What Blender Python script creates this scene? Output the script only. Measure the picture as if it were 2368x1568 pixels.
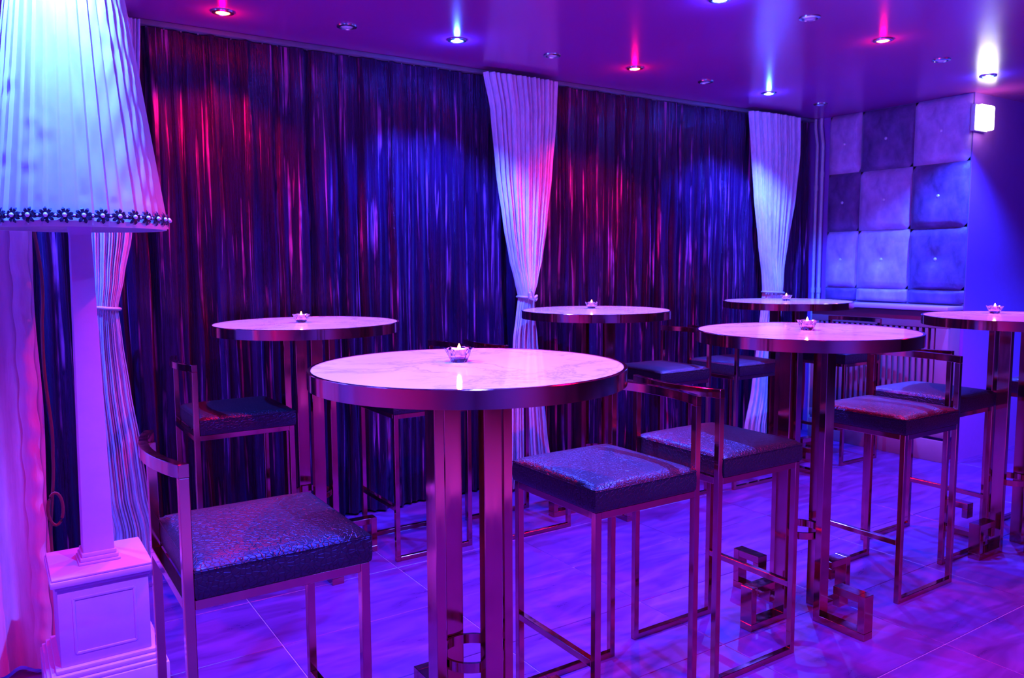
import bpy, bmesh, math, random
from mathutils import Vector, Matrix
random.seed(7)
for o in list(bpy.data.objects): bpy.data.objects.remove(o)
scene = bpy.context.scene
COL = scene.collection
PI = math.pi

# ------------------------------------------------------------------ camera
FPX = 1841.4
PITCH, ROLL, YAW, CAMH = math.radians(5.555), math.radians(-0.283), math.radians(33.325), 1.364
Fv = Vector((math.sin(YAW)*math.cos(PITCH), math.cos(YAW)*math.cos(PITCH), -math.sin(PITCH)))
Rv = Vector((math.cos(YAW), -math.sin(YAW), 0)); Uv = Rv.cross(Fv)
R2 = Rv*math.cos(ROLL) + Uv*math.sin(ROLL); U2 = -Rv*math.sin(ROLL) + Uv*math.cos(ROLL)
cd = bpy.data.cameras.new('camera'); cam = bpy.data.objects.new('camera', cd); COL.objects.link(cam)
m = Matrix((R2, U2, -Fv)).transposed().to_4x4(); m.translation = (0, 0, CAMH)
cam.matrix_world = m
cd.sensor_fit = 'HORIZONTAL'; cd.sensor_width = 23.6; cd.lens = 23.6*FPX/2368
cd.clip_start = 0.05
cd.dof.use_dof = True; cd.dof.focus_distance = 2.3; cd.dof.aperture_fstop = 4.5
scene.camera = cam
def un(px, py, axis, val):
    """point on the plane axis=val seen at photo pixel (px,py)"""
    d = Fv + R2*((px-1184)/FPX) - U2*((py-784)/FPX)
    o = Vector((0, 0, CAMH))
    return o + d*((val-o[axis])/d[axis])

# ------------------------------------------------------------------ world, exposure
w = bpy.data.worlds.new('world'); scene.world = w; w.use_nodes = True
w.node_tree.nodes['Background'].inputs[0].default_value = (0.0, 0.0, 0.0, 1)
vs = scene.view_settings
vs.view_transform = 'Standard'; vs.look = 'None'; vs.gamma = 1; vs.use_curve_mapping = False
vs.exposure = 0.0

# ------------------------------------------------------------------ ceiling spotlights (light part)
CEIL = 2.447
BLUE = (0.03, 0.095, 1.0); RED = (1.0, 0.0, 0.075)
BLUE_W, RED_W = 520, 112
def spot(kind, x, y):
    l = bpy.data.lights.new(kind+'_beam', 'SPOT')
    l.color = BLUE if kind == 'blue' else RED
    l.energy = BLUE_W if kind == 'blue' else RED_W
    l.spot_size = math.radians(114); l.spot_blend = 0.5; l.shadow_soft_size = 0.02
    o = bpy.data.objects.new(kind+'_spot_beam', l); COL.objects.link(o)
    g = bpy.data.lights.new(kind+'_halo_light', 'POINT'); g.color = l.color; g.energy = l.energy*.012; g.shadow_soft_size = .012  # extra point light added to throw a halo on the ceiling
    q = bpy.data.objects.new(kind+'_halo_light', g); COL.objects.link(q)
    return o, q

# ------------------------------------------------------------------ helpers
def tag(o, label=None, cat=None, group=None, kind=None):
    if label: o['label'] = label
    if cat: o['category'] = cat
    if group: o['group'] = group
    if kind: o['kind'] = kind
    return o
def empty(name, loc=(0, 0, 0), rz=0.0):
    o = bpy.data.objects.new(name, None); COL.objects.link(o)
    o.location = loc; o.rotation_euler = (0, 0, rz); o.empty_display_size = 0.1
    return o
def link(name, me, parent=None, loc=None, rot=None):
    o = bpy.data.objects.new(name, me); COL.objects.link(o)
    if parent: o.parent = parent
    if loc is not None: o.location = loc
    if rot is not None: o.rotation_euler = rot
    return o
class MB:
    def __init__(s): s.v = []; s.f = []
    def add(s, vs_, fs):
        b = len(s.v); s.v += [tuple(p) for p in vs_]; s.f += [tuple(b+i for i in f) for f in fs]; return s
    def box(s, x0, x1, y0, y1, z0, z1):
        return s.add([(x0,y0,z0),(x1,y0,z0),(x1,y1,z0),(x0,y1,z0),(x0,y0,z1),(x1,y0,z1),(x1,y1,z1),(x0,y1,z1)],
                     [(0,3,2,1),(4,5,6,7),(0,1,5,4),(1,2,6,5),(2,3,7,6),(3,0,4,7)])
    def cbox(s, cx, cy, cz, sx, sy, sz): return s.box(cx-sx/2, cx+sx/2, cy-sy/2, cy+sy/2, cz-sz/2, cz+sz/2)
    def frustum(s, w0, z0, w1, z1):
        a, b = w0/2, w1/2
        return s.add([(-a,-a,z0),(a,-a,z0),(a,a,z0),(-a,a,z0),(-b,-b,z1),(b,-b,z1),(b,b,z1),(-b,b,z1)],
                     [(0,3,2,1),(4,5,6,7),(0,1,5,4),(1,2,6,5),(2,3,7,6),(3,0,4,7)])
    def lathe(s, prof, n=48, close=False, cx=0, cy=0):
        """prof: list of (r,z)"""
        k = len(prof); vv = []; ff = []
        for i in range(n):
            a = 2*PI*i/n; c, t = math.cos(a), math.sin(a)
            vv += [(cx+r*c, cy+r*t, z) for r, z in prof]
        m_ = k if close else k-1
        for i in range(n):
            j = (i+1) % n
            for q in range(m_):
                p = (q+1) % k
                ff.append((i*k+q, j*k+q, j*k+p, i*k+p))
        return s.add(vv, ff)
    def grid(s, fn, nu, nv):
        vv = [fn(i/nu, j/nv) for j in range(nv+1) for i in range(nu+1)]
        ff = [(j*(nu+1)+i, j*(nu+1)+i+1, (j+1)*(nu+1)+i+1, (j+1)*(nu+1)+i) for j in range(nv) for i in range(nu)]
        return s.add(vv, ff)
    def tube(s, pts, r, n=8, closed=False, rz=None):
        """round tube through pts"""
        pts = [Vector(p) for p in pts]; k = len(pts); vv = []; ff = []
        for i, p in enumerate(pts):
            a = pts[(i-1) % k] if (closed or i > 0) else p
            b = pts[(i+1) % k] if (closed or i < k-1) else p
            t = (b-a).normalized()
            up = Vector((0, 0, 1)) if abs(t.z) < .95 else Vector((1, 0, 0))
            e1 = t.cross(up).normalized(); e2 = e1.cross(t)
            for q in range(n):
                an = 2*PI*q/n
                vv.append(p + e1*(r*math.cos(an)) + e2*(r*math.sin(an)))
        for i in range(k if closed else k-1):
            j = (i+1) % k
            for q in range(n):
                ff.append((i*n+q, i*n+(q+1) % n, j*n+(q+1) % n, j*n+q))
        if not closed:
            ff.append(tuple(reversed(range(n)))); ff.append(tuple(range((k-1)*n, k*n)))
        return s.add(vv, ff)
    def mesh(s, name, mat, smooth=False, bevel=0, segs=2, angle=35):
        me = bpy.data.meshes.new(name); me.from_pydata(s.v, [], s.f)
        bm = bmesh.new(); bm.from_mesh(me)
        bmesh.ops.recalc_face_normals(bm, faces=bm.faces[:])
        if bevel:
            es = [e for e in bm.edges if len(e.link_faces) == 2 and e.calc_face_angle(0) > 0.6]
            bmesh.ops.bevel(bm, geom=es, offset=bevel, segments=segs, affect='EDGES', profile=.5, clamp_overlap=True)
        bm.to_mesh(me); bm.free()
        if smooth or bevel:
            me.polygons.foreach_set('use_smooth', [True]*len(me.polygons))
            me.set_sharp_from_angle(angle=math.radians(angle))
        me.materials.append(mat); me.update()
        return me

# ------------------------------------------------------------------ materials
def newmat(name):
    mt = bpy.data.materials.new(name); mt.use_nodes = True
    nt = mt.node_tree; b = nt.nodes['Principled BSDF']
    return mt, nt, b
def setp(b, **k):
    for n, v in k.items():
        n = n.replace('_', ' ')
        b.inputs[n].default_value = v if not (isinstance(v, tuple) and len(v) == 3) else (*v, 1)
def coords(nt, scale=(1, 1, 1), src='Object', rot=(0, 0, 0)):
    tc = nt.nodes.new('ShaderNodeTexCoord'); mp = nt.nodes.new('ShaderNodeMapping')
    mp.inputs['Scale'].default_value = scale; mp.inputs['Rotation'].default_value = rot
    nt.links.new(tc.outputs[src], mp.inputs[0]); return mp.outputs[0]
def noise(nt, vec, scale=5, detail=4, rough=.5, dist=0):
    n = nt.nodes.new('ShaderNodeTexNoise'); n.inputs['Scale'].default_value = scale
    n.inputs['Detail'].default_value = detail; n.inputs['Roughness'].default_value = rough
    n.inputs['Distortion'].default_value = dist
    nt.links.new(vec, n.inputs['Vector']); return n.outputs['Fac']
def ramp(nt, fac, stops):
    r = nt.nodes.new('ShaderNodeValToRGB'); e = r.color_ramp.elements
    while len(e) < len(stops): e.new(.5)
    for q, (p, c) in zip(e, stops):
        q.position = p; q.color = (*c, 1) if isinstance(c, tuple) else (c, c, c, 1)
    nt.links.new(fac, r.inputs[0]); return r.outputs[0]
def bump(nt, b, h, strength=.3, dist=.01):
    n = nt.nodes.new('ShaderNodeBump'); n.inputs['Strength'].default_value = strength
    n.inputs['Distance'].default_value = dist
    nt.links.new(h, n.inputs['Height']); nt.links.new(n.outputs[0], b.inputs['Normal']); return n
def math_(nt, op, a, b_):
    n = nt.nodes.new('ShaderNodeMath'); n.operation = op
    for i, q in enumerate((a, b_)):
        if isinstance(q, (int, float)): n.inputs[i].default_value = q
        else: nt.links.new(q, n.inputs[i])
    return n.outputs[0]

def simple(name, col, rough=.5, metal=0, spec=.5, nscale=0, namp=.08, **k):
    mt, nt, b = newmat(name); setp(b, Base_Color=col, Roughness=rough, Metallic=metal, Specular_IOR_Level=spec, **k)
    if nscale:
        f = noise(nt, coords(nt), nscale, 4, .6)
        lo = tuple(c*(1-namp) for c in col); hi = tuple(min(1, c*(1+namp)) for c in col)
        nt.links.new(ramp(nt, f, [(.3, lo), (.7, hi)]), b.inputs['Base Color'])
        bump(nt, b, f, .05, .002)
    return mt
def emit(name, col, strength):
    mt, nt, b = newmat(name); setp(b, Base_Color=col, Emission_Color=col, Emission_Strength=strength, Roughness=.4); return mt

M = {}
def mk_gold():
    mt, nt, b = newmat('polished_gold_metal'); setp(b, Base_Color=(.66, .17, .23), Metallic=1.0, Roughness=.1)
    f = noise(nt, coords(nt, (1, 1, .15)), 40, 3)
    nt.links.new(ramp(nt, f, [(.3, .07), (.7, .16)]), b.inputs['Roughness'])
    return mt
M['gold'] = mk_gold()
def mk_marble():
    mt, nt, b = newmat('white_veined_marble'); setp(b, Roughness=.08, Specular_IOR_Level=.5)
    v = coords(nt, (1, 1, 1))
    warp = nt.nodes.new('ShaderNodeTexNoise'); warp.inputs['Scale'].default_value = 3; warp.inputs['Detail'].default_value = 5
    nt.links.new(v, warp.inputs['Vector'])
    mx = nt.nodes.new('ShaderNodeMixRGB'); mx.blend_type = 'LINEAR_LIGHT'; mx.inputs[0].default_value = .25
    nt.links.new(v, mx.inputs[1]); nt.links.new(warp.outputs['Color'], mx.inputs[2])
    n1 = noise(nt, mx.outputs[0], 4.0, 6, .6, .4)
    rid = math_(nt, 'ABSOLUTE', math_(nt, 'SUBTRACT', n1, .5), 0)
    vein = ramp(nt, rid, [(0.0, (.60, .58, .60)), (.012, (.74, .73, .74)), (.05, (.84, .83, .83))])
    cloud = ramp(nt, noise(nt, v, 2.2, 4), [(.35, (.84, .83, .84)), (.65, (1, 1, 1))])
    m2 = nt.nodes.new('ShaderNodeMixRGB'); m2.blend_type = 'MULTIPLY'; m2.inputs[0].default_value = 1
    nt.links.new(vein, m2.inputs[1]); nt.links.new(cloud, m2.inputs[2])
    nt.links.new(m2.outputs[0], b.inputs['Base Color']); return mt
M['marble'] = mk_marble()
def mk_leather():
    mt, nt, b = newmat('black_crocodile_leather'); setp(b, Base_Color=(.012, .010, .014), Roughness=.40, Specular_IOR_Level=.72)
    v = coords(nt, (1, 1.5, 1))
    vo = nt.nodes.new('ShaderNodeTexVoronoi'); vo.feature = 'DISTANCE_TO_EDGE'; vo.inputs['Scale'].default_value = 85
    nt.links.new(v, vo.inputs['Vector'])
    h = ramp(nt, vo.outputs['Distance'], [(0, 0.0), (.12, 1.0)])
    big = noise(nt, v, 6, 2)
    bump(nt, b, math_(nt, 'ADD', h, math_(nt, 'MULTIPLY', big, 1.2)), .38, .004); return mt
M['leather'] = mk_leather()
M['leather'].node_tree.nodes['Principled BSDF'].inputs['Specular Tint'].default_value = (1, .3, 1, 1)
def mk_velvet(name, c0, c1, rough, sheen, spec, streak, bs=.6, metal=0.0, sheen_col=(1, 1, 1), patches=.5, lines=None):
    mt, nt, b = newmat(name)
    setp(b, Roughness=rough, Specular_IOR_Level=spec, Sheen_Weight=sheen, Sheen_Roughness=.35, Sheen_Tint=sheen_col, Metallic=metal)
    v = coords(nt, streak); s1 = noise(nt, v, 1.0, 5, .62, .3)
    pat = noise(nt, coords(nt, (2.2, 2.2, 1.1)), 2.0, 4, .6)
    mix = math_(nt, 'ADD', math_(nt, 'MULTIPLY', s1, 1-patches), math_(nt, 'MULTIPLY', pat, patches))
    base = ramp(nt, mix, [(.36, c0), (.64, c1)])
    if lines:      # crushed nap: highlights painted into colour as pale vertical lines, stronger in some patches
        ln = noise(nt, coords(nt, lines[0]), 1.0, 2, .5, .15)
        gate = ramp(nt, noise(nt, coords(nt, (3.0, 3.0, 1.6)), 2.0, 3, .6), [(.38, .0), (.62, 1.0)])
        k = math_(nt, 'MULTIPLY', ramp(nt, ln, [(.585, .0), (.67, 1.0)]), gate)
        mxl = nt.nodes.new('ShaderNodeMixRGB'); nt.links.new(k, mxl.inputs[0]); nt.links.new(base, mxl.inputs[1])
        mxl.inputs[2].default_value = (*lines[1], 1); base = mxl.outputs[0]
    nt.links.new(base, b.inputs['Base Color'])
    fine = noise(nt, coords(nt, tuple(q*3.1 for q in streak)), 1.0, 3, .6)
    bump(nt, b, math_(nt, 'ADD', s1, math_(nt, 'MULTIPLY', fine, .4)), bs, .012)
    return mt
M['dark_velvet'] = mk_velvet('dark_crushed_velvet', (.004, .0006, .012), (.022, .003, .050), .24, .05, .7, (75, 75, 1.3), 1.0, 0.0, (.8, .3, 1), .5, ((52, 52, 1.1), (.50, .09, .40)))
M['dark_velvet'].node_tree.nodes['Principled BSDF'].inputs['Specular Tint'].default_value = (.95, .28, 1, 1)
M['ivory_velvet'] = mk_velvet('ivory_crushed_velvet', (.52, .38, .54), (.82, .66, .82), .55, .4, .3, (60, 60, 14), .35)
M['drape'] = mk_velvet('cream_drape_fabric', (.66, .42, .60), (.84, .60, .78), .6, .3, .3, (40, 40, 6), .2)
M['pad_light'] = mk_velvet('lilac_crushed_velvet_lit_nap', (.34, .17, .40), (.62, .36, .68), .5, .6, .4, (14, 14, 9), .35)  # pad velvet with the nap's bright sheen painted in as a paler tone
M['pad_dark'] = mk_velvet('lilac_crushed_velvet_shaded_nap', (.07, .025, .12), (.22, .09, .30), .5, .6, .4, (14, 14, 9), .35)  # same pad velvet, nap facing away from the light painted in darker
M['shade'] = mk_velvet('white_pleated_satin', (.54, .51, .60), (.66, .63, .72), .42, .3, .4, (9, 9, 5), .12)
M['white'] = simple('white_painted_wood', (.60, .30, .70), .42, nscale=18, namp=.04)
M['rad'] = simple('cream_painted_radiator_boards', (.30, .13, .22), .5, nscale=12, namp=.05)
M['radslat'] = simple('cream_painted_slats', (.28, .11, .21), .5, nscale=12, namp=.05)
M['wall'] = simple('violet_painted_plaster', (.30, .07, .50), .6, nscale=30, namp=.03)
M['wall_pale'] = simple('pale_lilac_plaster', (.62, .34, .66), .6, nscale=20)
M['wall_dark'] = simple('dark_plaster', (.14, .11, .17), .7, nscale=20)
M['trimblue'] = simple('midnight_blue_braid', (.012, .014, .06), .5)
M['pearl'] = simple('white_pearl_beads', (.85, .82, .85), .2, nscale=60, namp=.03)
M['grout'] = simple('pale_tile_grout', (.40, .24, .42), .7, nscale=60)
M['chrome'] = simple('satin_chrome_ring', (.45, .43, .46), .25, metal=1.0, nscale=60)
M['black'] = simple('black_recess', (.01, .01, .012), .6, nscale=60)
M['pipe'] = simple('white_enamelled_pipe', (.55, .50, .55), .35, nscale=30)
M['wax'] = simple('white_candle_wax', (.9, .86, .8), .5, nscale=40, namp=.03, Subsurface_Weight=.3)
M['tin'] = simple('aluminium_cup', (.8, .8, .82), .25, metal=1.0, nscale=40)
M['dark_cord'] = simple('dark_red_braid', (.16, .03, .06), .5, nscale=80)
M['cord'] = simple('lilac_silk_cord', (.55, .42, .52), .45, nscale=80)
M['housing'] = simple('grey_plastic_housing', (.5, .5, .5), .5, nscale=40)
M['blue_lens'] = emit('lit_blue_lamp_glass', (.18, .55, 1.0), 40)
M['red_lens'] = emit('lit_red_lamp_glass', (1.0, .16, .05), 30)
M['off_lens'] = simple('unlit_frosted_lamp_glass', (.5, .5, .55), .25, nscale=60)
M['flame'] = emit('candle_flame_light', (1.0, .45, .09), 9)
M['sign_face'] = emit('lit_sign_diffuser', (1.0, .95, .80), 14)
def mk_glass():
    mt, nt, b = newmat('clear_pressed_glass'); setp(b, Base_Color=(.98, .72, .86), Roughness=.05, Transmission_Weight=1.0, IOR=1.45)
    bump(nt, b, noise(nt, coords(nt), 60, 2), .06, .002); return mt
M['glass'] = mk_glass()
def mk_crystal():
    mt, nt, b = newmat('faceted_crystal'); setp(b, Base_Color=(.95, .92, .97), Roughness=.12, Metallic=.35); 
    bump(nt, b, noise(nt, coords(nt), 90, 2), .1, .001); return mt
M['crystal'] = mk_crystal()
def mk_tile():
    mt, nt, b = newmat('wood_look_stone_tile'); setp(b, Specular_IOR_Level=.5)
    oi = nt.nodes.new('ShaderNodeObjectInfo')
    tc = nt.nodes.new('ShaderNodeTexCoord'); ad = nt.nodes.new('ShaderNodeVectorMath'); ad.operation = 'ADD'
    cmb = nt.nodes.new('ShaderNodeCombineXYZ'); nt.links.new(math_(nt, 'MULTIPLY', oi.outputs['Random'], 37.0), cmb.inputs[2])
    nt.links.new(tc.outputs['Object'], ad.inputs[0]); nt.links.new(cmb.outputs[0], ad.inputs[1])
    mp = nt.nodes.new('ShaderNodeMapping'); mp.inputs['Scale'].default_value = (3.0, 11, 1); nt.links.new(ad.outputs[0], mp.inputs[0])
    f = noise(nt, mp.outputs[0], 1.0, 6, .62, .6)
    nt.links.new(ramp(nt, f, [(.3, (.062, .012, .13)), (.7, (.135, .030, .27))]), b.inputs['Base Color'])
    nt.links.new(ramp(nt, f, [(.3, .26), (.7, .42)]), b.inputs['Roughness'])
    bump(nt, b, f, .08, .003); return mt
M['tile'] = mk_tile()
def mk_ceiling():
    mt, nt, b = newmat('lacquered_stretch_ceiling'); setp(b, Base_Color=(.30, .03, .26), Roughness=.22, Specular_IOR_Level=.6)
    f = noise(nt, coords(nt), 1.5, 3); nt.links.new(ramp(nt, f, [(.3, .19), (.7, .26)]), b.inputs['Roughness']); return mt
M['ceiling'] = mk_ceiling()

def one(name, mb, mat, label, cat, group=None, **k):
    o = link(name, mb.mesh(name, mat, **k)); return tag(o, label, cat, group)
def struct(name, mb, mat, **k):
    o = link(name, mb.mesh(name, mat, **k)); o['kind'] = 'structure'; return o

# ------------------------------------------------------------------ room shell
X0, X1, XR, Y0, YA, YB = -1.6, 8.0, 5.45, -3.5, 2.78, 4.14
floor = struct('floor', MB().box(X0-.1, X1+.1, Y0-.1, YB+.1, -.12, -.003), M['grout'])
TX, TY = .655, .436
tile = MB().box(0, TX-.0035, 0, TY-.0035, -.012, 0).mesh('floor_tile', M['tile'], bevel=.0015, segs=1)
for i in range(-2, 11):
    for j in range(-5, 6):
        x, y = .812+TX*i, 2.735+TY*(j-2)
        if x > 7.3 or y+TY > YB+.3: continue
        link('floor_tile', tile, floor, (x+.0018, y+.0018, 0))
struct('ceiling', MB().box(X0-.1, X1+.1, Y0-.1, YB+.1, CEIL, CEIL+.12), M['ceiling'])
struct('wall_back', MB().box(X0-.1, XR+.12, YB, YB+.1, 0, CEIL), M['wall_dark'])
struct('wall_right', MB().box(XR, XR+.12, YA, YB, 0, CEIL), M['wall'])
struct('wall_alcove', MB().box(XR+.12, X1+.1, YA, YA+.12, 0, CEIL), M['wall'])
struct('wall_far_right', MB().box(X1, X1+.1, Y0-.1, YA, 0, CEIL), M['wall_dark'])
struct('wall_left', MB().box(X0-.1, X0, Y0-.1, YB, 0, CEIL), M['wall_pale'])
struct('wall_front', MB().box(X0, X1, Y0-.1, Y0, 0, CEIL), M['wall_pale'])

# ------------------------------------------------------------------ ceiling spotlights
ring_me = MB().lathe([(.030, .004), (.030, -.006), (.034, -.009), (.046, -.006), (.047, .0), (.047, .004)], 32).mesh('trim_ring', M['chrome'], smooth=True)
def lens_mesh(mat):
    return MB().lathe([(.0005, -.012), (.010, -.0115), (.020, -.009), (.027, -.004), (.0295, .002)], 24).mesh('lamp_glass', mat, smooth=True)
LENS = {'blue': lens_mesh(M['blue_lens']), 'red': lens_mesh(M['red_lens']), 'off': lens_mesh(M['off_lens'])}
def fixture(kind, x, y, label):
    r = empty('ceiling_spotlight', (x, y, CEIL)); tag(r, label, 'spotlight', 'recessed ceiling spotlights')
    link('trim_ring', ring_me, r); link('lamp_glass', LENS[kind], r)
    if kind != 'off':
        s, q = spot(kind, x, y); s.parent = r; s.location = (0, 0, -.035); q.parent = r; q.location = (0, 0, -.032)
    return r
for px, py, kind, lab in [
    (515, 27, 'red', 'glowing red ceiling spotlight beside the big pleated lampshade'),
    (802, 60, 'off', 'unlit ceiling spotlight between the red lamp by the lampshade and a blue lamp'),
    (1057, 92, 'blue', 'glowing blue ceiling spotlight left of the middle ivory curtain'),
    (1277, 127, 'off', 'unlit ceiling spotlight straight above the middle ivory curtain'),
    (1468, 157, 'red', 'glowing red ceiling spotlight midway between two ivory tied curtains'),
    (1632, 188, 'off', 'unlit ceiling spotlight just left of the blue lamp over the far ivory curtain'),
    (1778, 215, 'blue', 'glowing blue ceiling spotlight directly over the far ivory curtain'),
    (1897, 240, 'off', 'unlit ceiling spotlight in the far corner above the pipes'),
    (1665, -3, 'blue', 'blue ceiling spotlight cut by the top edge of the picture'),
    (1873, 40, 'off', 'unlit ceiling spotlight high up, left of the right-hand red lamp'),
    (2042, 92, 'red', 'glowing red ceiling spotlight in front of the quilted panel'),
    (2177, 138, 'off', 'unlit ceiling spotlight above the quilted panel, near its right end'),
    (2285, 175, 'blue', 'glowing blue ceiling spotlight right above the lit wall sign')]:
    p = un(px, py, 2, CEIL); fixture(kind, p.x, p.y, lab)
# the same grid carried on over the part of the room the photograph does not show
for kind, x, y, lab in [
    ('blue', -.20, 3.62, 'blue ceiling spotlight behind the cream drape'),
    ('red', 1.39, 2.36, 'red ceiling spotlight over the front row, left half'), ('blue', .16, 2.36, 'blue ceiling spotlight in front of the pleated lampshade'),
    ('red', 2.05, 1.2, 'red ceiling spotlight over the aisle before the nearest table'), ('blue', .80, 1.2, 'blue ceiling spotlight over the aisle by the viewpoint'),
    ('red', 4.45, 1.2, 'red ceiling spotlight over the aisle before the right table'), ('blue', 5.65, 1.2, 'blue ceiling spotlight over the aisle by the alcove'),
    ('red', -.4, 1.2, 'red ceiling spotlight by the left wall'),
    ('blue', 1.4, .05, 'blue ceiling spotlight above the viewpoint'), ('red', 2.65, .05, 'red ceiling spotlight right of the viewpoint'),
    ('red', 2.05, -1.1, 'red ceiling spotlight behind the viewpoint'), ('blue', .8, -2.2, 'blue ceiling spotlight washing the wall behind the viewpoint')]:
    fixture(kind, x, y, lab)

# ------------------------------------------------------------------ dark velvet curtains on the back wall
def dark_curtain(x0, x1, label, seed):
    rnd = random.Random(seed)
    comps = [(rnd.uniform(.9, 1.1)*per, rnd.uniform(0, 6.28), amp, rnd.uniform(-1, 1)) for per, amp in
             ((.34, .010), (.21, .010), (.125, .013), (.082, .012), (.055, .009), (.036, .005))]
    W = x1-x0; nu = int(W/.0065)
    def fn(u, v):
        z = .012 + v*(CEIL-.026-.012); x = x0+W*u; t = v*(CEIL-.05)
        grow = .55+.45*min(1, (1-v)*3.0)
        d = 0
        for per, ph, amp, dr in comps:
            wob = .35*math.sin(1.7*t+ph*2)+.22*math.sin(4.1*t*dr+ph)
            d += amp*math.sin(2*PI*x/per+ph+wob*(1+dr))
        d += .004*math.sin(2*PI*x/.4+9*t+seed)+.010*math.sin(6.3*x+2*t)*(1-v)
        return (x+.004*math.sin(6*t+31*x), 3.985+d*grow, z)
    root = empty('velvet_curtain', ((x0+x1)/2, 3.985, 0))
    tag(root, label, 'curtain', 'dark velvet curtains along the back wall')
    o = link('curtain_cloth', MB().grid(fn, nu, 70).mesh('curtain_cloth', M['dark_velvet'], smooth=True, angle=180), root)
    o.location = (-(x0+x1)/2, -3.985, 0)
    hk = MB(); n = int(W/.075)
    for i in range(n+1):
        x = x0+.02+(W-.04)*i/max(1, n)
        hk.cbox(x, 3.985, CEIL-.026, .005, .006, .006)
    h = link('glider_hooks', hk.mesh('glider_hooks', M['wall_dark']), root, (-(x0+x1)/2, -3.985, 0)); h['kind'] = 'stuff'
    return root
dark_curtain(-.9, .42, 'dark crushed velvet curtain behind the lamp post and pedestal', 1)
dark_curtain(.42, 2.68, 'wide dark velvet curtain behind the left back table, red to blue sheen', 2)
dark_curtain(2.68, 4.93, 'dark velvet curtain between the middle and far ivory curtains', 3)
dark_curtain(4.93, 5.37, 'narrow dark velvet curtain end beside the far corner pipes', 4)
one('curtain_track', MB().box(-.9, 5.40, 3.955, 4.015, CEIL-.022, CEIL-.001), M['wall_dark'], 'slim curtain track along the ceiling over the velvet curtains', 'curtain track', bevel=.003)

# ------------------------------------------------------------------ ivory tied-back curtains
def lerp_tab(tab, z):
    if z >= tab[0][0]: return tab[0][1:]
    for a, b in zip(tab, tab[1:]):
        if z >= b[0]:
            t = (z-b[0])/(a[0]-b[0]); t = t*t*(3-2*t)*.35+t*.65
            return tuple(b[i]+(a[i]-b[i])*t for i in range(1, len(a)))
    return tab[-1][1:]
def ivory_curtain(rows, ztie, label, seed, bow):
    """rows: photo pixels (y, xleft, xright) from top to bottom; hangs at y = 3.88"""
    YC = 3.885
    tab = []
    for py, xl, xr in rows:
        a = un(xl, py, 1, YC); b = un(xr, py, 1, YC)
        tab.append(((a.z+b.z)/2, a.x, b.x))
    tab[0] = (CEIL-.03,)+tab[0][1:]
    tab.append((.015, tab[-1][1]-.01, tab[-1][2]+.012))
    rnd = random.Random(seed); ph = [rnd.uniform(0, 6.28) for _ in range(6)]
    nf = 15
    def fn(u, v):
        z = .015+(CEIL-.045)*v
        xl, xr = lerp_tab(tab, z); wdt = xr-xl
        near = math.exp(-((z-ztie)/.16)**2)
        e = 2*u-1
        x = (xl+xr)/2 + wdt/2*e
        bulge = math.sqrt(max(0, 1-e*e))*(.02+.035*near)
        amp = .016*(1-.55*near)*(.6+.4*min(1, wdt/.35))
        d = amp*math.sin(2*PI*nf*u+ph[0]+.5*math.sin(3*z+ph[1])) + amp*.55*math.sin(2*PI*nf*.37*u+ph[2]+1.3*z) + amp*.35*math.sin(2*PI*nf*2.1*u+ph[3])
        x += .2*amp*math.cos(2*PI*nf*u+ph[0])
        return (x, YC-bulge+d*.8, z)
    cx = (tab[0][1]+tab[0][2])/2
    root = empty('tied_curtain', (cx, YC, 0)); tag(root, label, 'curtain', 'ivory tied-back curtains')
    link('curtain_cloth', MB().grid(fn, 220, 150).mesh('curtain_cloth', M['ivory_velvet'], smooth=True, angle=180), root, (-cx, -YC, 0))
    xl, xr = lerp_tab(tab, ztie); mx, rx = (xl+xr)/2, (xr-xl)/2+.006
    pts = [(mx+rx*math.cos(a), YC-.015+.052*math.sin(a), ztie+.006*math.cos(a)*(-1)) for a in [2*PI*i/28 for i in range(28)]]
    t = link('tie_cord', MB().tube(pts, .0075, 8, closed=True).mesh('tie_cord', M['cord'], smooth=True), root, (-cx, -YC, 0))
    if bow:
        k = MB()
        yb = YC-.078
        k.tube([(mx+.012, yb, ztie-.005), (mx-.004, yb-.012, ztie+.03), (mx-.018, yb-.014, ztie+.048), (mx-.03, yb-.010, ztie+.03), (mx-.022, yb, ztie), (mx+.012, yb, ztie-.012)], .007, 8)
        k.tube([(mx+.01, yb-.004, ztie), (mx+.03, yb-.004, ztie+.012), (mx+.04, yb+.01, ztie-.004), (mx+.02, yb-.004, ztie-.016)], .007, 8)
        k.tube([(mx+.01, yb, ztie-.01), (mx+.012, yb+.004, ztie-.08), (mx+.018, yb+.008, ztie-.16)], .005, 8)
        link('bow', k.mesh('bow', M['cord'], smooth=True), t)
    return root
ivory_curtain([(150, 190, 330), (300, 198, 322), (450, 206, 314), (545, 212, 306), (640, 216, 288), (712, 216, 273), (790, 217, 284), (900, 222, 302), (1050, 236, 330), (1150, 245, 345), (1225, 262, 365)],
              un(245, 712, 1, 3.885).z, 'ivory tied-back curtain partly hidden behind the lamp post', 11, False)
ivory_curtain([(172, 1122, 1290), (260, 1138, 1287), (400, 1150, 1277), (520, 1165, 1265), (600, 1178, 1254), (650, 1190, 1241), (688, 1198, 1228), (730, 1193, 1234), (780, 1187, 1242), (900, 1182, 1255), (1000, 1180, 1264), (1090, 1178, 1275)],
              un(1212, 688, 1, 3.885).z, 'ivory curtain tied with a cord bow behind the nearest table', 12, True)
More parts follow.
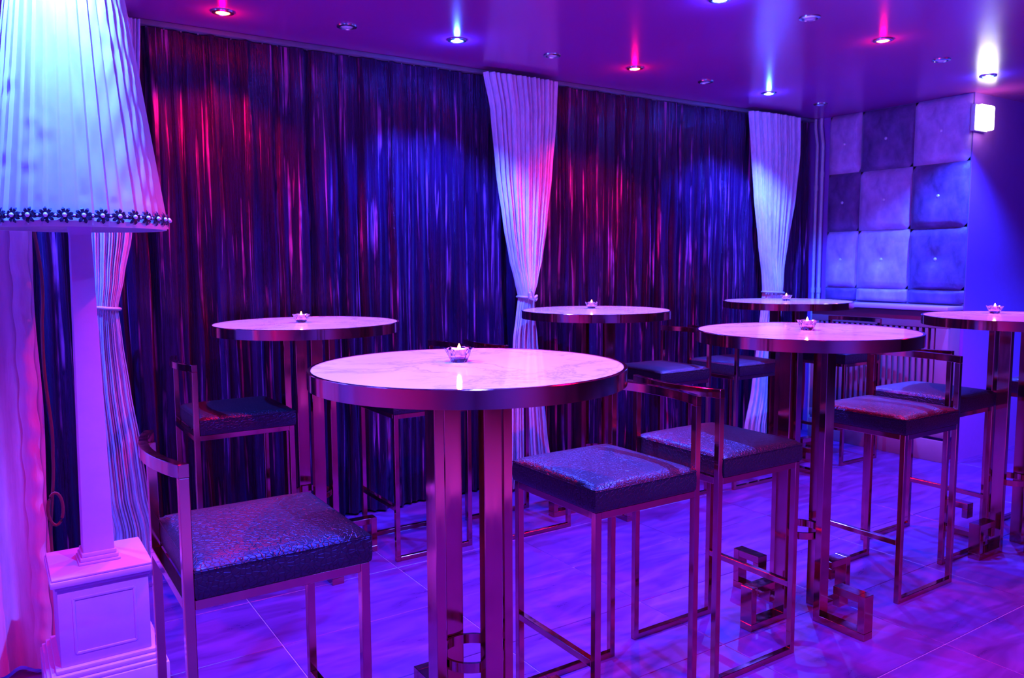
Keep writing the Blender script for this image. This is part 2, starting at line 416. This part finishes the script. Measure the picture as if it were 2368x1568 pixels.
ivory_curtain([(262, 1735, 1848), (350, 1740, 1847), (450, 1746, 1838), (560, 1755, 1822), (640, 1762, 1808), (676, 1763, 1804), (720, 1759, 1803), (800, 1750, 1800), (900, 1738, 1794), (985, 1722, 1786)],
              un(1785, 676, 1, 3.885).z, 'ivory tied-back curtain in the far corner beside the pipes', 13, False)

# ------------------------------------------------------------------ cream drape at the left edge
def drape():
    YD = 3.02
    xr = un(88, 800, 1, YD).x; xl = -1.0; W = xr-xl
    def fn(u, v):
        z = .012+(CEIL-.03)*v; x = xl+W*u
        d = .030*math.sin(2*PI*x/.21+1.0+.3*math.sin(2*z))+.014*math.sin(2*PI*x/.085+z)
        k = max(0, (u-.94)/.06)
        return (x+.004*math.sin(9*z)*k, YD+d*(1-.6*k), z)
    root = empty('cream_drape', (0, YD, 0)); tag(root, 'cream floor-length drape with ruched braid at the left picture edge', 'curtain')
    link('curtain_cloth', MB().grid(fn, 200, 60).mesh('curtain_cloth', M['drape'], smooth=True, angle=180), root, (0, -YD, 0))
    def fr(u, v):   # ruched border strip
        z = .02+(CEIL-.05)*v; r = .0016*math.sin(52*z+2*math.sin(9*z))+.0014*math.sin(87*z+3*u+4*math.sin(5*z))
        return (xr-.062+.05*u+.003*math.sin(40*z), YD-.024-.016*math.sin(PI*u)-r, z)
    link('ruched_border', MB().grid(fr, 8, 260).mesh('ruched_border', M['drape'], smooth=True, angle=180), root, (0, -YD, 0))
    pts = []
    for i in range(141):
        z = .12+i*.0098; t = i/140
        pts.append((xr+.012+.010*math.sin(11*z)+.012*max(0, math.sin(7*z+1.2)), YD-.01+.012*math.cos(11*z), z))
    link('hanging_cord', MB().tube(pts, .005, 8).mesh('hanging_cord', M['dark_cord'], smooth=True), root, (0, -YD, 0))
    lp = MB()
    for z0 in (.55, .34):
        lp.tube([(xr+.02+.022*math.sin(a)+.0, YD-.02, z0+.055*math.cos(a)) for a in [2*PI*i/20 for i in range(20)]], .005, 8, closed=True)
    link('cord_loops', lp.mesh('cord_loops', M['dark_cord'], smooth=True), root, (0, -YD, 0))
drape()

# ------------------------------------------------------------------ big floor lamp on a pedestal
def floor_lamp():
    LX, LY = .238, 2.69
    r = empty('floor_lamp', (LX, LY, 0)); tag(r, 'tall white floor lamp with pleated shade, flower trim and square pedestal', 'lamp')
    PW = .242
    pl = MB().cbox(0, 0, .076, PW+.085, PW+.085, .152)
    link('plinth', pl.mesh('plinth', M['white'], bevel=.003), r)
    mo = MB()
    for wv, z0, z1 in ((PW+.075, .152, .165), (PW+.055, .165, .180), (PW+.03, .180, .193)): mo.cbox(0, 0, (z0+z1)/2, wv, wv, z1-z0)
    link('plinth_moulding', mo.mesh('plinth_moulding', M['white'], bevel=.004), r)
    bd = MB().cbox(0, 0, (.193+.425)/2, PW, PW, .425-.193)
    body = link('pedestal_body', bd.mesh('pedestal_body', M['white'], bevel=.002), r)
    pan = MB(); a = PW/2-.04; z0, z1 = .228, .392; y = -PW/2-.0025
    for x_, z_, sx, sz in ((0, z0, 2*a, .008), (0, z1, 2*a, .008), (-a, (z0+z1)/2, .008, z1-z0), (a, (z0+z1)/2, .008, z1-z0)):
        pan.cbox(x_, y+.0012, z_, sx, .0035, sz)
    link('panel_moulding', pan.mesh('panel_moulding', M['white'], bevel=.002), body)
    cap = MB()
    for wv, z0, z1 in ((PW+.012, .425, .437), (PW+.034, .437, .456), (PW+.026, .456, .464)): cap.cbox(0, 0, (z0+z1)/2, wv, wv, z1-z0)
    link('pedestal_cap', cap.mesh('pedestal_cap', M['white'], bevel=.005), r)
    ps = MB().frustum(.084, .495, .053, 1.56)
    post = link('post', ps.mesh('post', M['white'], bevel=.002), r)
    pb = MB()
    for wv, z0, z1 in ((.114, .464, .472), (.104, .472, .484), (.094, .484, .497)): pb.cbox(0, 0, (z0+z1)/2, wv, wv, z1-z0)
    link('post_base', pb.mesh('post_base', M['white'], bevel=.003), post)
    cp = MB()
    prev = .054
    for i in range(7):
        t0, t1 = i/7, (i+1)/7
        w1 = .054+.05*t1**2; cp.frustum(prev, 1.42+.14*t0, w1, 1.42+.14*t1); prev = w1
    link('post_capital', cp.mesh('post_capital', M['white']), post)
    # pleated shade
    ZB, ZT, RB, RT = 1.468, 2.33, .232, .120
    rnd = random.Random(3); NP = 38
    jit = [rnd.uniform(-.3, .3) for _ in range(NP)]; am = [rnd.uniform(.5, 1.4) for _ in range(NP)]
    puff = [rnd.choice((0, 0, .6, 1.0, 1.3)) for _ in range(NP)]
    wr = [(rnd.uniform(0, 1), rnd.uniform(.1, .9), rnd.uniform(.018, .030), rnd.uniform(.0008, .0018)) for _ in range(22)]
    def fn(u, v):
        a = 2*PI*u; k = int(u*NP) % NP
        R = RB+(RT-RB)*v
        fu = (u*NP) % 1.0
        saw = (fu if fu < .8 else (1-fu)*4)           # knife pleats
        d = .0105*am[k]*saw*(1-.35*v)
        if puff[k]: d += .0022*puff[k]*math.sin(puff[k]*31*v+k)*math.sin(PI*min(1, fu/.8))*(1 if .08 < v < .8 else 0)
        for cu, cv, sz, h in wr:
            du = min(abs(u-cu), 1-abs(u-cu))*2*PI*R; dv = (v-cv)*(ZT-ZB)
            if abs(du) < .04 and abs(dv) < .06: d += h*math.exp(-(du/sz)**2)*math.sin(dv/sz*1.6)*math.exp(-(dv/sz/1.4)**2)*1.6
        z = ZB+(ZT-ZB)*v
        return ((R+d)*math.cos(a), (R+d)*math.sin(a), z)
    sh = link('lamp_shade', MB().grid(fn, NP*10, 90).mesh('lamp_shade', M['shade'], smooth=True, angle=60), r)
    link('shade_lining', MB().lathe([(RB-.004, ZB+.002), (RT-.004, ZT)], 64).mesh('shade_lining', M['shade'], smooth=True), sh)
    link('shade_hoop', MB().lathe([(RB+.006, ZB-.004), (RB+.007, ZB+.012), (RB-.004, ZB+.012), (RB-.005, ZB-.004)], 96, close=True).mesh('shade_hoop', M['shade'], smooth=True), sh)
    sp = MB()
    for k in range(3):
        a = 2*PI*k/3+.4; sp.tube([(.02*math.cos(a), .02*math.sin(a), 1.55), ((RB-.004)*math.cos(a), (RB-.004)*math.sin(a), ZB+.01)], .003, 6)
    link('shade_spider', sp.mesh('shade_spider', M['chrome'], smooth=True), sh)
    # flower braid
    br = empty('dummy'); bpy.data.objects.remove(br)
    n = 34; zc = ZB+.026; Rf = RB+.008
    braid = MB()
    for s in (-1, 1):
        braid.tube([(Rf*math.cos(2*PI*i/204), Rf*math.sin(2*PI*i/204), zc+s*.004*math.sin(2*PI*i/6)) for i in range(204)], .0028, 6, closed=True)
    bo = link('flower_braid', braid.mesh('flower_braid', M['trimblue'], smooth=True), r)
    pet = MB()
    for k in range(8):
        a = 2*PI*k/8; c, s_ = math.cos(a), math.sin(a)
        prof = [(.004, .002), (.010, .0042), (.017, .0048), (.0205, .0025)]
        vv = [(0, .002, 0)]
        for t, wd in prof:
            for sg in (-1, 1): vv.append((t*c-sg*wd*s_, .002-(.003 if t > .009 and t < .019 else 0), t*s_+sg*wd*c))
        vv.append((.0222*c, .003, .0222*s_))
        ff = [(0, 1, 2), (1, 3, 4, 2), (3, 5, 6, 4), (5, 7, 8, 6), (7, 9, 8)]
        pet.add(vv, ff)
    pm = pet.mesh('petals', M['trimblue'], smooth=True)
    beadm = MB().lathe([(.0002, -.0062), (.0038, -.005), (.0062, 0), (.0038, .005), (.0002, .0062)], 14).mesh('pearl_bead', M['pearl'], smooth=True, angle=180)
    for k in range(n):
        a = 2*PI*(k+.3)/n
        f = link('flower', pm, r, ((Rf+.003)*math.cos(a), (Rf+.003)*math.sin(a), zc), (0, random.uniform(-.3, .3), a+PI/2))
        link('pearl_bead', beadm, f, (0, -.005, 0))
        a2 = a+PI/n
        link('pearl_bead', beadm, bo, ((Rf+.002)*math.cos(a2), (Rf+.002)*math.sin(a2), zc)).scale = (.6, .6, .6)
floor_lamp()

# ------------------------------------------------------------------ bar tables
TR, TH = .405, 1.10
t_marble = MB().lathe([(.0005, TH-.028), (TR-.010, TH-.028), (TR-.010, TH-.001), (.0005, TH-.001)], 96).mesh('marble_top', M['marble'], smooth=True, angle=30)
t_rim = MB().lathe([(TR-.0095, TH-.042), (TR, TH-.042), (TR, TH-.001), (TR-.0015, TH+.0005), (TR-.0095, TH+.0005)], 96, close=True).mesh('rim_band', M['gold'], smooth=True, angle=30)
t_under = MB().lathe([(.0005, TH-.042), (TR-.011, TH-.042), (TR-.011, TH-.0285), (.0005, TH-.0285)], 64).mesh('under_plate', M['black'], smooth=True, angle=30)
LW, LT, LR0 = .052, .028, .088     # leg width, thickness, inner radius
t_leg = MB().box(LR0, LR0+LT, -LW/2, LW/2, 0, TH-.042).mesh('leg', M['gold'], bevel=.0015, segs=1)
def key_mesh():
    a, b, h = LR0+LT, .300, .165
    return (MB().box(a, b, -LW/2, LW/2, .0, LT).box(b-LT, b, -LW/2, LW/2, LT, h).box(a+.055, b-LT, -LW/2, LW/2, h-LT, h)
            .box(a+.055, a+.055+LT, -LW/2, LW/2, h-LT-.045, h-LT)).mesh('key_foot', M['gold'], bevel=.0012, segs=1)
t_key = key_mesh()
t_ring = MB().lathe([(.078, .315), (.0865, .315), (.0865, .341), (.078, .341)], 48, close=True).mesh('ring_band', M['gold'], smooth=True, angle=30)
t_collar = MB().box(-.11, .11, -.11, .11, TH-.052, TH-.0425).mesh('mounting_plate', M['gold'], bevel=.002, segs=1)
def table(x, y, label):
    r = empty('bar_table', (x, y, 0)); tag(r, label, 'table', 'round marble bar tables')
    rz = random.uniform(0, 6.28)
    link('marble_top', t_marble, r, (0, 0, 0), (0, 0, rz)); link('rim_band', t_rim, r); link('under_plate', t_under, r)
    for k in range(4):
        l = link('leg', t_leg, r, (0, 0, 0), (0, 0, k*PI/2)); link('key_foot', t_key, l)
    link('ring_band', t_ring, r)
    return r
TABLES = {'T1': (1.023, 1.759, 'nearest round white marble bar table with gold rim'),
          'T2': (1.176, 3.441, 'round marble bar table at back left, lone before the wide velvet curtain'),
          'T3': (2.762, 3.368, 'round marble bar table beside the middle ivory curtain'),
          'T4': (2.575, 1.895, 'round marble bar table right of centre in the front row'),
          'T5': (4.350, 3.351, 'smallest-looking round marble bar table in the far corner by the radiator'),
          'T6': (3.991, 1.788, 'round marble bar table cut by the right picture edge')}
for k, (x, y, lab) in TABLES.items(): table(x, y, lab)

# ------------------------------------------------------------------ candles
def candle_meshes():
    n = 12; vv = []; ff = []
    def ringv(r, z, wav=0): return [((r+wav*math.cos(2*PI*i/n*1.0*6))*math.cos(2*PI*i/n+.2), (r+wav*math.cos(2*PI*i/n*6))*math.sin(2*PI*i/n+.2), z+wav*.6*math.cos(2*PI*i/n*6)) for i in range(n)]
    rings = [ringv(.021, 0), ringv(.030, .019, .0006), ringv(.038, .036, .0022), ringv(.0335, .0355, .002), ringv(.0265, .019), ringv(.0215, .010)]
    for q in rings: vv += q
    for k in range(len(rings)-1):
        for i in range(n): ff.append((k*n+i, k*n+(i+1) % n, (k+1)*n+(i+1) % n, (k+1)*n+i))
    ff.append(tuple(reversed(range(n)))); ff.append(tuple(range(5*n, 6*n)))
    g = MB().add(vv, ff).mesh('glass_bowl', M['glass'], bevel=0)
    cup = MB().lathe([(.0005, .0125), (.0186, .0125), (.0192, .0275), (.0184, .0275), (.0180, .014), (.0005, .014)], 32).mesh('tealight_cup', M['tin'], smooth=True)
    wx = MB().lathe([(.0005, .0145), (.0176, .0145), (.0176, .0250), (.008, .0243), (.0005, .0240)], 32).mesh('wax', M['wax'], smooth=True)
    fl = MB().lathe([(.0003, .0262), (.0032, .0285), (.0045, .0315), (.0037, .0352), (.0018, .0392), (.0002, .0425)], 16).mesh('flame', M['flame'], smooth=True)
    wk = MB().tube([(0, 0, .0235), (.0004, 0, .0285)], .0007, 6).mesh('wick', M['black'])
    return g, cup, wx, fl, wk
g_, cup_, wx_, fl_, wk_ = candle_meshes()
def candle(px, py, label):
    p = un(px, py, 2, TH)
    r = empty('tealight_holder', (p.x, p.y, TH-.0008), random.uniform(0, 1)); tag(r, label, 'candle', 'tealights in glass bowls')
    link('glass_bowl', g_, r); c = link('tealight', cup_, r, (0, 0, .007)); link('wax', wx_, c); link('wick', wk_, c); link('flame', fl_, c)
    l = bpy.data.lights.new('flame_glow', 'POINT'); l.energy = .5; l.color = (1, .35, .10); l.shadow_soft_size = .006
    lo = bpy.data.objects.new('flame_glow', l); COL.objects.link(lo); lo.parent = r; lo.location = (0, 0, .056)
for px, py, lab in [(1062, 836, 'lit tealight in glass bowl on the nearest table'), (697, 745, 'lit tealight on the back left table'),
                    (1368, 713, 'lit tealight on the table by the middle ivory curtain'), (1866, 762, 'lit tealight on the front table right of centre'),
                    (1818, 695, 'lit tealight on the far corner table'), (2300, 724, 'lit tealight on the table at the right picture edge')]:
    candle(px, py, lab)

# ------------------------------------------------------------------ bar stools (front faces +X)
SW = .40; TB = .021; h = SW/2
def tubebar(mb, a, b, t=TB):
    (x0, y0, z0), (x1, y1, z1) = a, b
    return mb.box(min(x0, x1)-t/2, max(x0, x1)+t/2, min(y0, y1)-t/2, max(y0, y1)+t/2, min(z0, z1)-t/2, max(z0, z1)+t/2)
e = h-TB/2; ZF = .672; ZTOP = .966
def leg_mesh(z1, nm): return MB().box(-TB/2, TB/2, -TB/2, TB/2, 0, z1).mesh(nm, M['gold'], bevel=.0015, segs=1)
s_front = leg_mesh(ZF+TB/2, 'leg'); s_rear = leg_mesh(ZTOP-.028, 'leg')
fr = MB(); i_ = e-TB/2
for s in (-1, 1):
    fr.box(-i_, i_, s*e-TB/2, s*e+TB/2, ZF-TB/2, ZF+TB/2); fr.box(s*e-TB/2, s*e+TB/2, -i_, i_, ZF-TB/2, ZF+TB/2)
s_frame = fr.mesh('seat_frame', M['gold'], bevel=.0012, segs=1)
s_sled = MB().box(-i_, i_, -TB/2, TB/2, 0, TB).mesh('floor_bar', M['gold'], bevel=.0015, segs=1)
s_foot = MB().box(-TB/2, TB/2, -i_, i_, .235, .235+TB).mesh('footrest', M['gold'], bevel=.0015, segs=1)
def rail_mesh():
    n = 18; vv = []; ff = []
    for i in range(n+1):
        t = i/n; y = -e-TB/2+(2*e+TB)*t; s = 2*t-1; off = -.038*(1-s*s)
        for dx, z in ((-TB/2, ZTOP-.028), (TB/2, ZTOP-.028), (TB/2, ZTOP), (-TB/2, ZTOP)): vv.append((-e+off+dx, y, z))
    for i in range(n):
        for q in range(4): ff.append((i*4+q, i*4+(q+1) % 4, (i+1)*4+(q+1) % 4, (i+1)*4+q))
    ff += [(0, 3, 2, 1), (n*4, n*4+1, n*4+2, n*4+3)]
    return MB().add(vv, ff).mesh('back_rail', M['gold'], bevel=.001, segs=1)
s_rail = rail_mesh()
def cushion_mesh():
    x0, x1, y0, y1, z0, z1 = -h+TB+.001, h+.004, -h-.003, h+.003, ZF+TB/2+.0005, .752
    rc = .016
    def prof(t): return max(0, 1-abs(t)**6)
    nu = 28
    mb = MB()
    def top(u, v):
        s, t = 2*u-1, 2*v-1
        k = (1-abs(s)**5)*(1-abs(t)**5)
        edge = max(abs(s), abs(t)); dr = max(0, (edge-.93)/.07)
        return (x0+(x1-x0)*u, y0+(y1-y0)*v, z1-.007*dr*dr+.010*k)
    mb.grid(top, nu, nu)
    # side walls, slightly bellied
    loop = [(i/nu, 0) for i in range(nu)]+[(1, i/nu) for i in range(nu)]+[(1-i/nu, 1) for i in range(nu)]+[(0, 1-i/nu) for i in range(nu)]
    rows = [0, .08, .3, .6, .85, 1.0]; vv = []; ff = []
    N = len(loop); cx, cy = (x0+x1)/2, (y0+y1)/2
    for r_ in rows:
        bel = 1+.010*math.sin(PI*r_)-(.012 if r_ == 0 else 0)
        for u, v in loop:
            p = top(u, v); vv.append((cx+(p[0]-cx)*bel, cy+(p[1]-cy)*bel, z0+(p[2]-z0)*r_))
    for k in range(len(rows)-1):
        for i in range(N): ff.append((k*N+i, k*N+(i+1) % N, (k+1)*N+(i+1) % N, (k+1)*N+i))
    ff.append(tuple(range(N)))
    mb.add(vv, ff)
    me = mb.mesh('seat_cushion', M['leather'])
    bm = bmesh.new(); bm.from_mesh(me); bmesh.ops.remove_doubles(bm, verts=bm.verts[:], dist=.0004)
    bmesh.ops.recalc_face_normals(bm, faces=bm.faces[:]); bm.to_mesh(me); bm.free()
    me.polygons.foreach_set('use_smooth', [True]*len(me.polygons)); me.set_sharp_from_angle(angle=math.radians(50))
    # seam piping loop just under the top edge
    pp = [(cx+(top(u, v)[0]-cx)*1.006, cy+(top(u, v)[1]-cy)*1.006, z1-.010) for u, v in loop]
    pm = MB().tube(pp, .0016, 5, closed=True).mesh('seam', M['leather'], smooth=True)
    return me, pm
s_cush, s_seam = cushion_mesh()
def stool(x, y, face, label, rot=0.0):
    r = empty('bar_stool', (x, y, 0), (0 if face > 0 else PI)+math.radians(rot)); tag(r, label, 'bar stool', 'gold-framed bar stools with black seats')
    c = link('seat_cushion', s_cush, r); link('seam', s_seam, c)
    link('seat_frame', s_frame, r)
    for s in (-1, 1):
        link('leg', s_front, r, (e, s*e, 0)); link('leg', s_rear, r, (-e, s*e, 0)); link('floor_bar', s_sled, r, (0, s*e, 0))
    link('footrest', s_foot, r, (e, 0, 0)); link('back_rail', s_rail, r)
    return r
for x, y, f, lab, rot in [
    (.495, 1.855, 1, 'near black-seated bar stool beside the white lamp pedestal', 0),
    (1.545, 1.835, -1, 'black crocodile-leather bar stool on the right side of the nearest table', 0),
    (2.080, 1.885, 1, 'bar stool back to back with the nearest table\'s right stool, facing the front middle table', 0),
    (3.150, 1.905, -1, 'bar stool right of the front middle table, in front of the radiator', 0),
    (3.700, 2.030, 1, 'bar stool facing the right-edge table, behind the front middle table\'s right stool', 0),
    (4.560, 1.800, -1, 'bar stool on the far side of the table at the right picture edge', 0),
    (.850, 3.470, 1, 'dark bar stool left of the back left table, nearest the tied curtain by the lamp', 0),
    (1.690, 3.430, -1, 'bar stool right of the back left table, mostly hidden by the nearest tabletop', 0),
    (2.250, 3.380, 1, 'bar stool left of the table beside the middle ivory curtain, seat hidden', 0),
    (3.280, 3.390, -1, 'bar stool right of the table beside the middle ivory curtain', 0),
    (3.850, 3.350, 1, 'bar stool left of the far corner table', 0),
    (4.870, 3.330, -1, 'bar stool in front of the radiator, right of the far corner table', 0)]:
    stool(x, y, f, lab, rot)

# ------------------------------------------------------------------ quilted panel, sill, radiator cover, pipes on the right wall
def pad_mesh(wd, ht, nm, mat, tuft):
    n = 16
    def fn(u, v):
        s, t = 2*u-1, 2*v-1
        k = (1-abs(s)**4)*(1-abs(t)**4)
        d = .012+.030*k**.6
        if tuft: d -= .024*math.exp(-((s*wd/2)**2+(t*ht/2)**2)/(.06**2))
        edge = max(abs(s), abs(t))
        if edge > .999: d = 0.0
        return (-d, -wd/2*s, ht/2*t)
    return MB().grid(fn, n, n).mesh(nm, mat, smooth=True, angle=180)
pan = empty('quilted_panel', (XR, 3.31, 1.05)); tag(pan, 'lilac crushed-velvet quilted wall panel with crystal buttons above the sill', 'wall panel')
ycols = [(3.84, 3.575), (3.575, 3.175), (3.175, 2.785)]
zrows = [(CEIL-.002, 2.01), (2.01, 1.578), (1.578, 1.155), (1.155, 1.062)]
tones = [['l', 'd', 'l'], ['d', 'l', 'd'], ['l', 'l', 'd'], ['d', 'l', 'd']]
btn = MB().lathe([(.0004, .007), (.006, .0065), (.010, .003), (.011, 0)], 10).mesh('crystal_button', M['crystal'])
for ri, (za, zb) in enumerate(zrows):
    for ci, (ya, yb) in enumerate(ycols):
        wd, ht = ya-yb-.003, za-zb-.003
        tuft = ri < 3
        p = link('quilted_pad', pad_mesh(wd, ht, 'quilted_pad', M['pad_light' if tones[ri][ci] == 'l' else 'pad_dark'], tuft), pan,
                 (-.006, (ya+yb)/2-3.31, (za+zb)/2-1.05))
        if tuft: link('crystal_button', btn, p, (-.0195, 0, 0), (0, -PI/2, 0))
link('backing_board', MB().box(-.006, -.0005, 2.785-3.31, 3.84-3.31, .005, CEIL-.004-1.05).mesh('backing_board', M['wall_dark']), pan)
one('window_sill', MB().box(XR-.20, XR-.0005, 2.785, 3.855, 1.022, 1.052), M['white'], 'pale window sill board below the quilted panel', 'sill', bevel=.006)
rad = empty('radiator_cover', (XR-.13, 3.34, 0)); tag(rad, 'cream radiator cover with vertical slats under the sill', 'radiator cover')
RX = XR-.15
def rpart(nm, mb, mat=None): return link(nm, mb.mesh(nm, mat or M['rad'], bevel=.003), rad, (-(XR-.13), -3.34, 0))
rpart('top_rail', MB().box(RX, RX+.025, 2.80, 3.85, .905, 1.015))
rpart('bottom_rail', MB().box(RX, RX+.025, 2.80, 3.85, .165, .225))
rpart('end_stile', MB().box(RX, RX+.025, 2.80, 2.885, .225, .905)); rpart('end_stile', MB().box(RX, RX+.025, 3.785, 3.85, .225, .905))
rpart('side_panel', MB().box(RX+.025, XR-.001, 2.80, 2.82, .165, 1.015)); rpart('side_panel', MB().box(RX+.025, XR-.001, 3.83, 3.85, .165, 1.015))
rpart('base_board', MB().box(RX-.01, RX+.018, 2.80, 3.85, .0, .145))
rpart('back_board', MB().box(RX+.06, RX+.07, 2.822, 3.828, .17, 1.0), M['wall_dark'])
slat = MB().box(0, .018, -.0115, .0115, .2255, .9045).mesh('slat', M['radslat'], bevel=.003)
ns = 21
for i in range(ns): link('slat', slat, rad, (RX+.003-(XR-.13), 2.885+.022+(3.785-2.885-.044)*i/(ns-1)-3.34, 0))
for y, lab in ((3.935, 'left of two slim vertical heating pipes in the far corner'), (3.885, 'right of two slim vertical heating pipes, next to the quilted panel')):
    b = .05
    pts = [(XR-.03, y+.02, CEIL-.002), (XR-.03, y+.02, CEIL-.07), (XR-.03, y+.012, CEIL-.12), (XR-.03, y, CEIL-.2), (XR-.03, y, 1.4), (XR-.03, y, .02)]
    root = empty('heating_pipe', (XR-.03, y, 0)); tag(root, lab, 'pipe', 'heating pipes')
    link('pipe_run', MB().tube(pts, .0125, 12).mesh('pipe_run', M['pipe'], smooth=True), root, (-(XR-.03), -y, 0))
    for z in (1.92 if y > 3.9 else 2.02, 1.13):
        link('pipe_joint', MB().lathe([(.0128, z-.02), (.016, z-.02), (.016, z+.02), (.0128, z+.02)], 16).mesh('pipe_joint', M['pipe'], smooth=True), root)
# lit emergency sign on the alcove wall
p = un(2278, 272, 1, YA-.05)
sg = empty('wall_sign', (p.x, YA, p.z)); tag(sg, 'small glowing white emergency light box on the violet wall', 'sign')
link('housing', MB().box(-.085, .085, -.03, -.0005, -.085, .085).mesh('housing', M['housing'], bevel=.006), sg)
link('diffuser', MB().box(-.078, .078, -.075, -.0305, -.078, .078).mesh('diffuser', M['sign_face'], bevel=.012), sg)
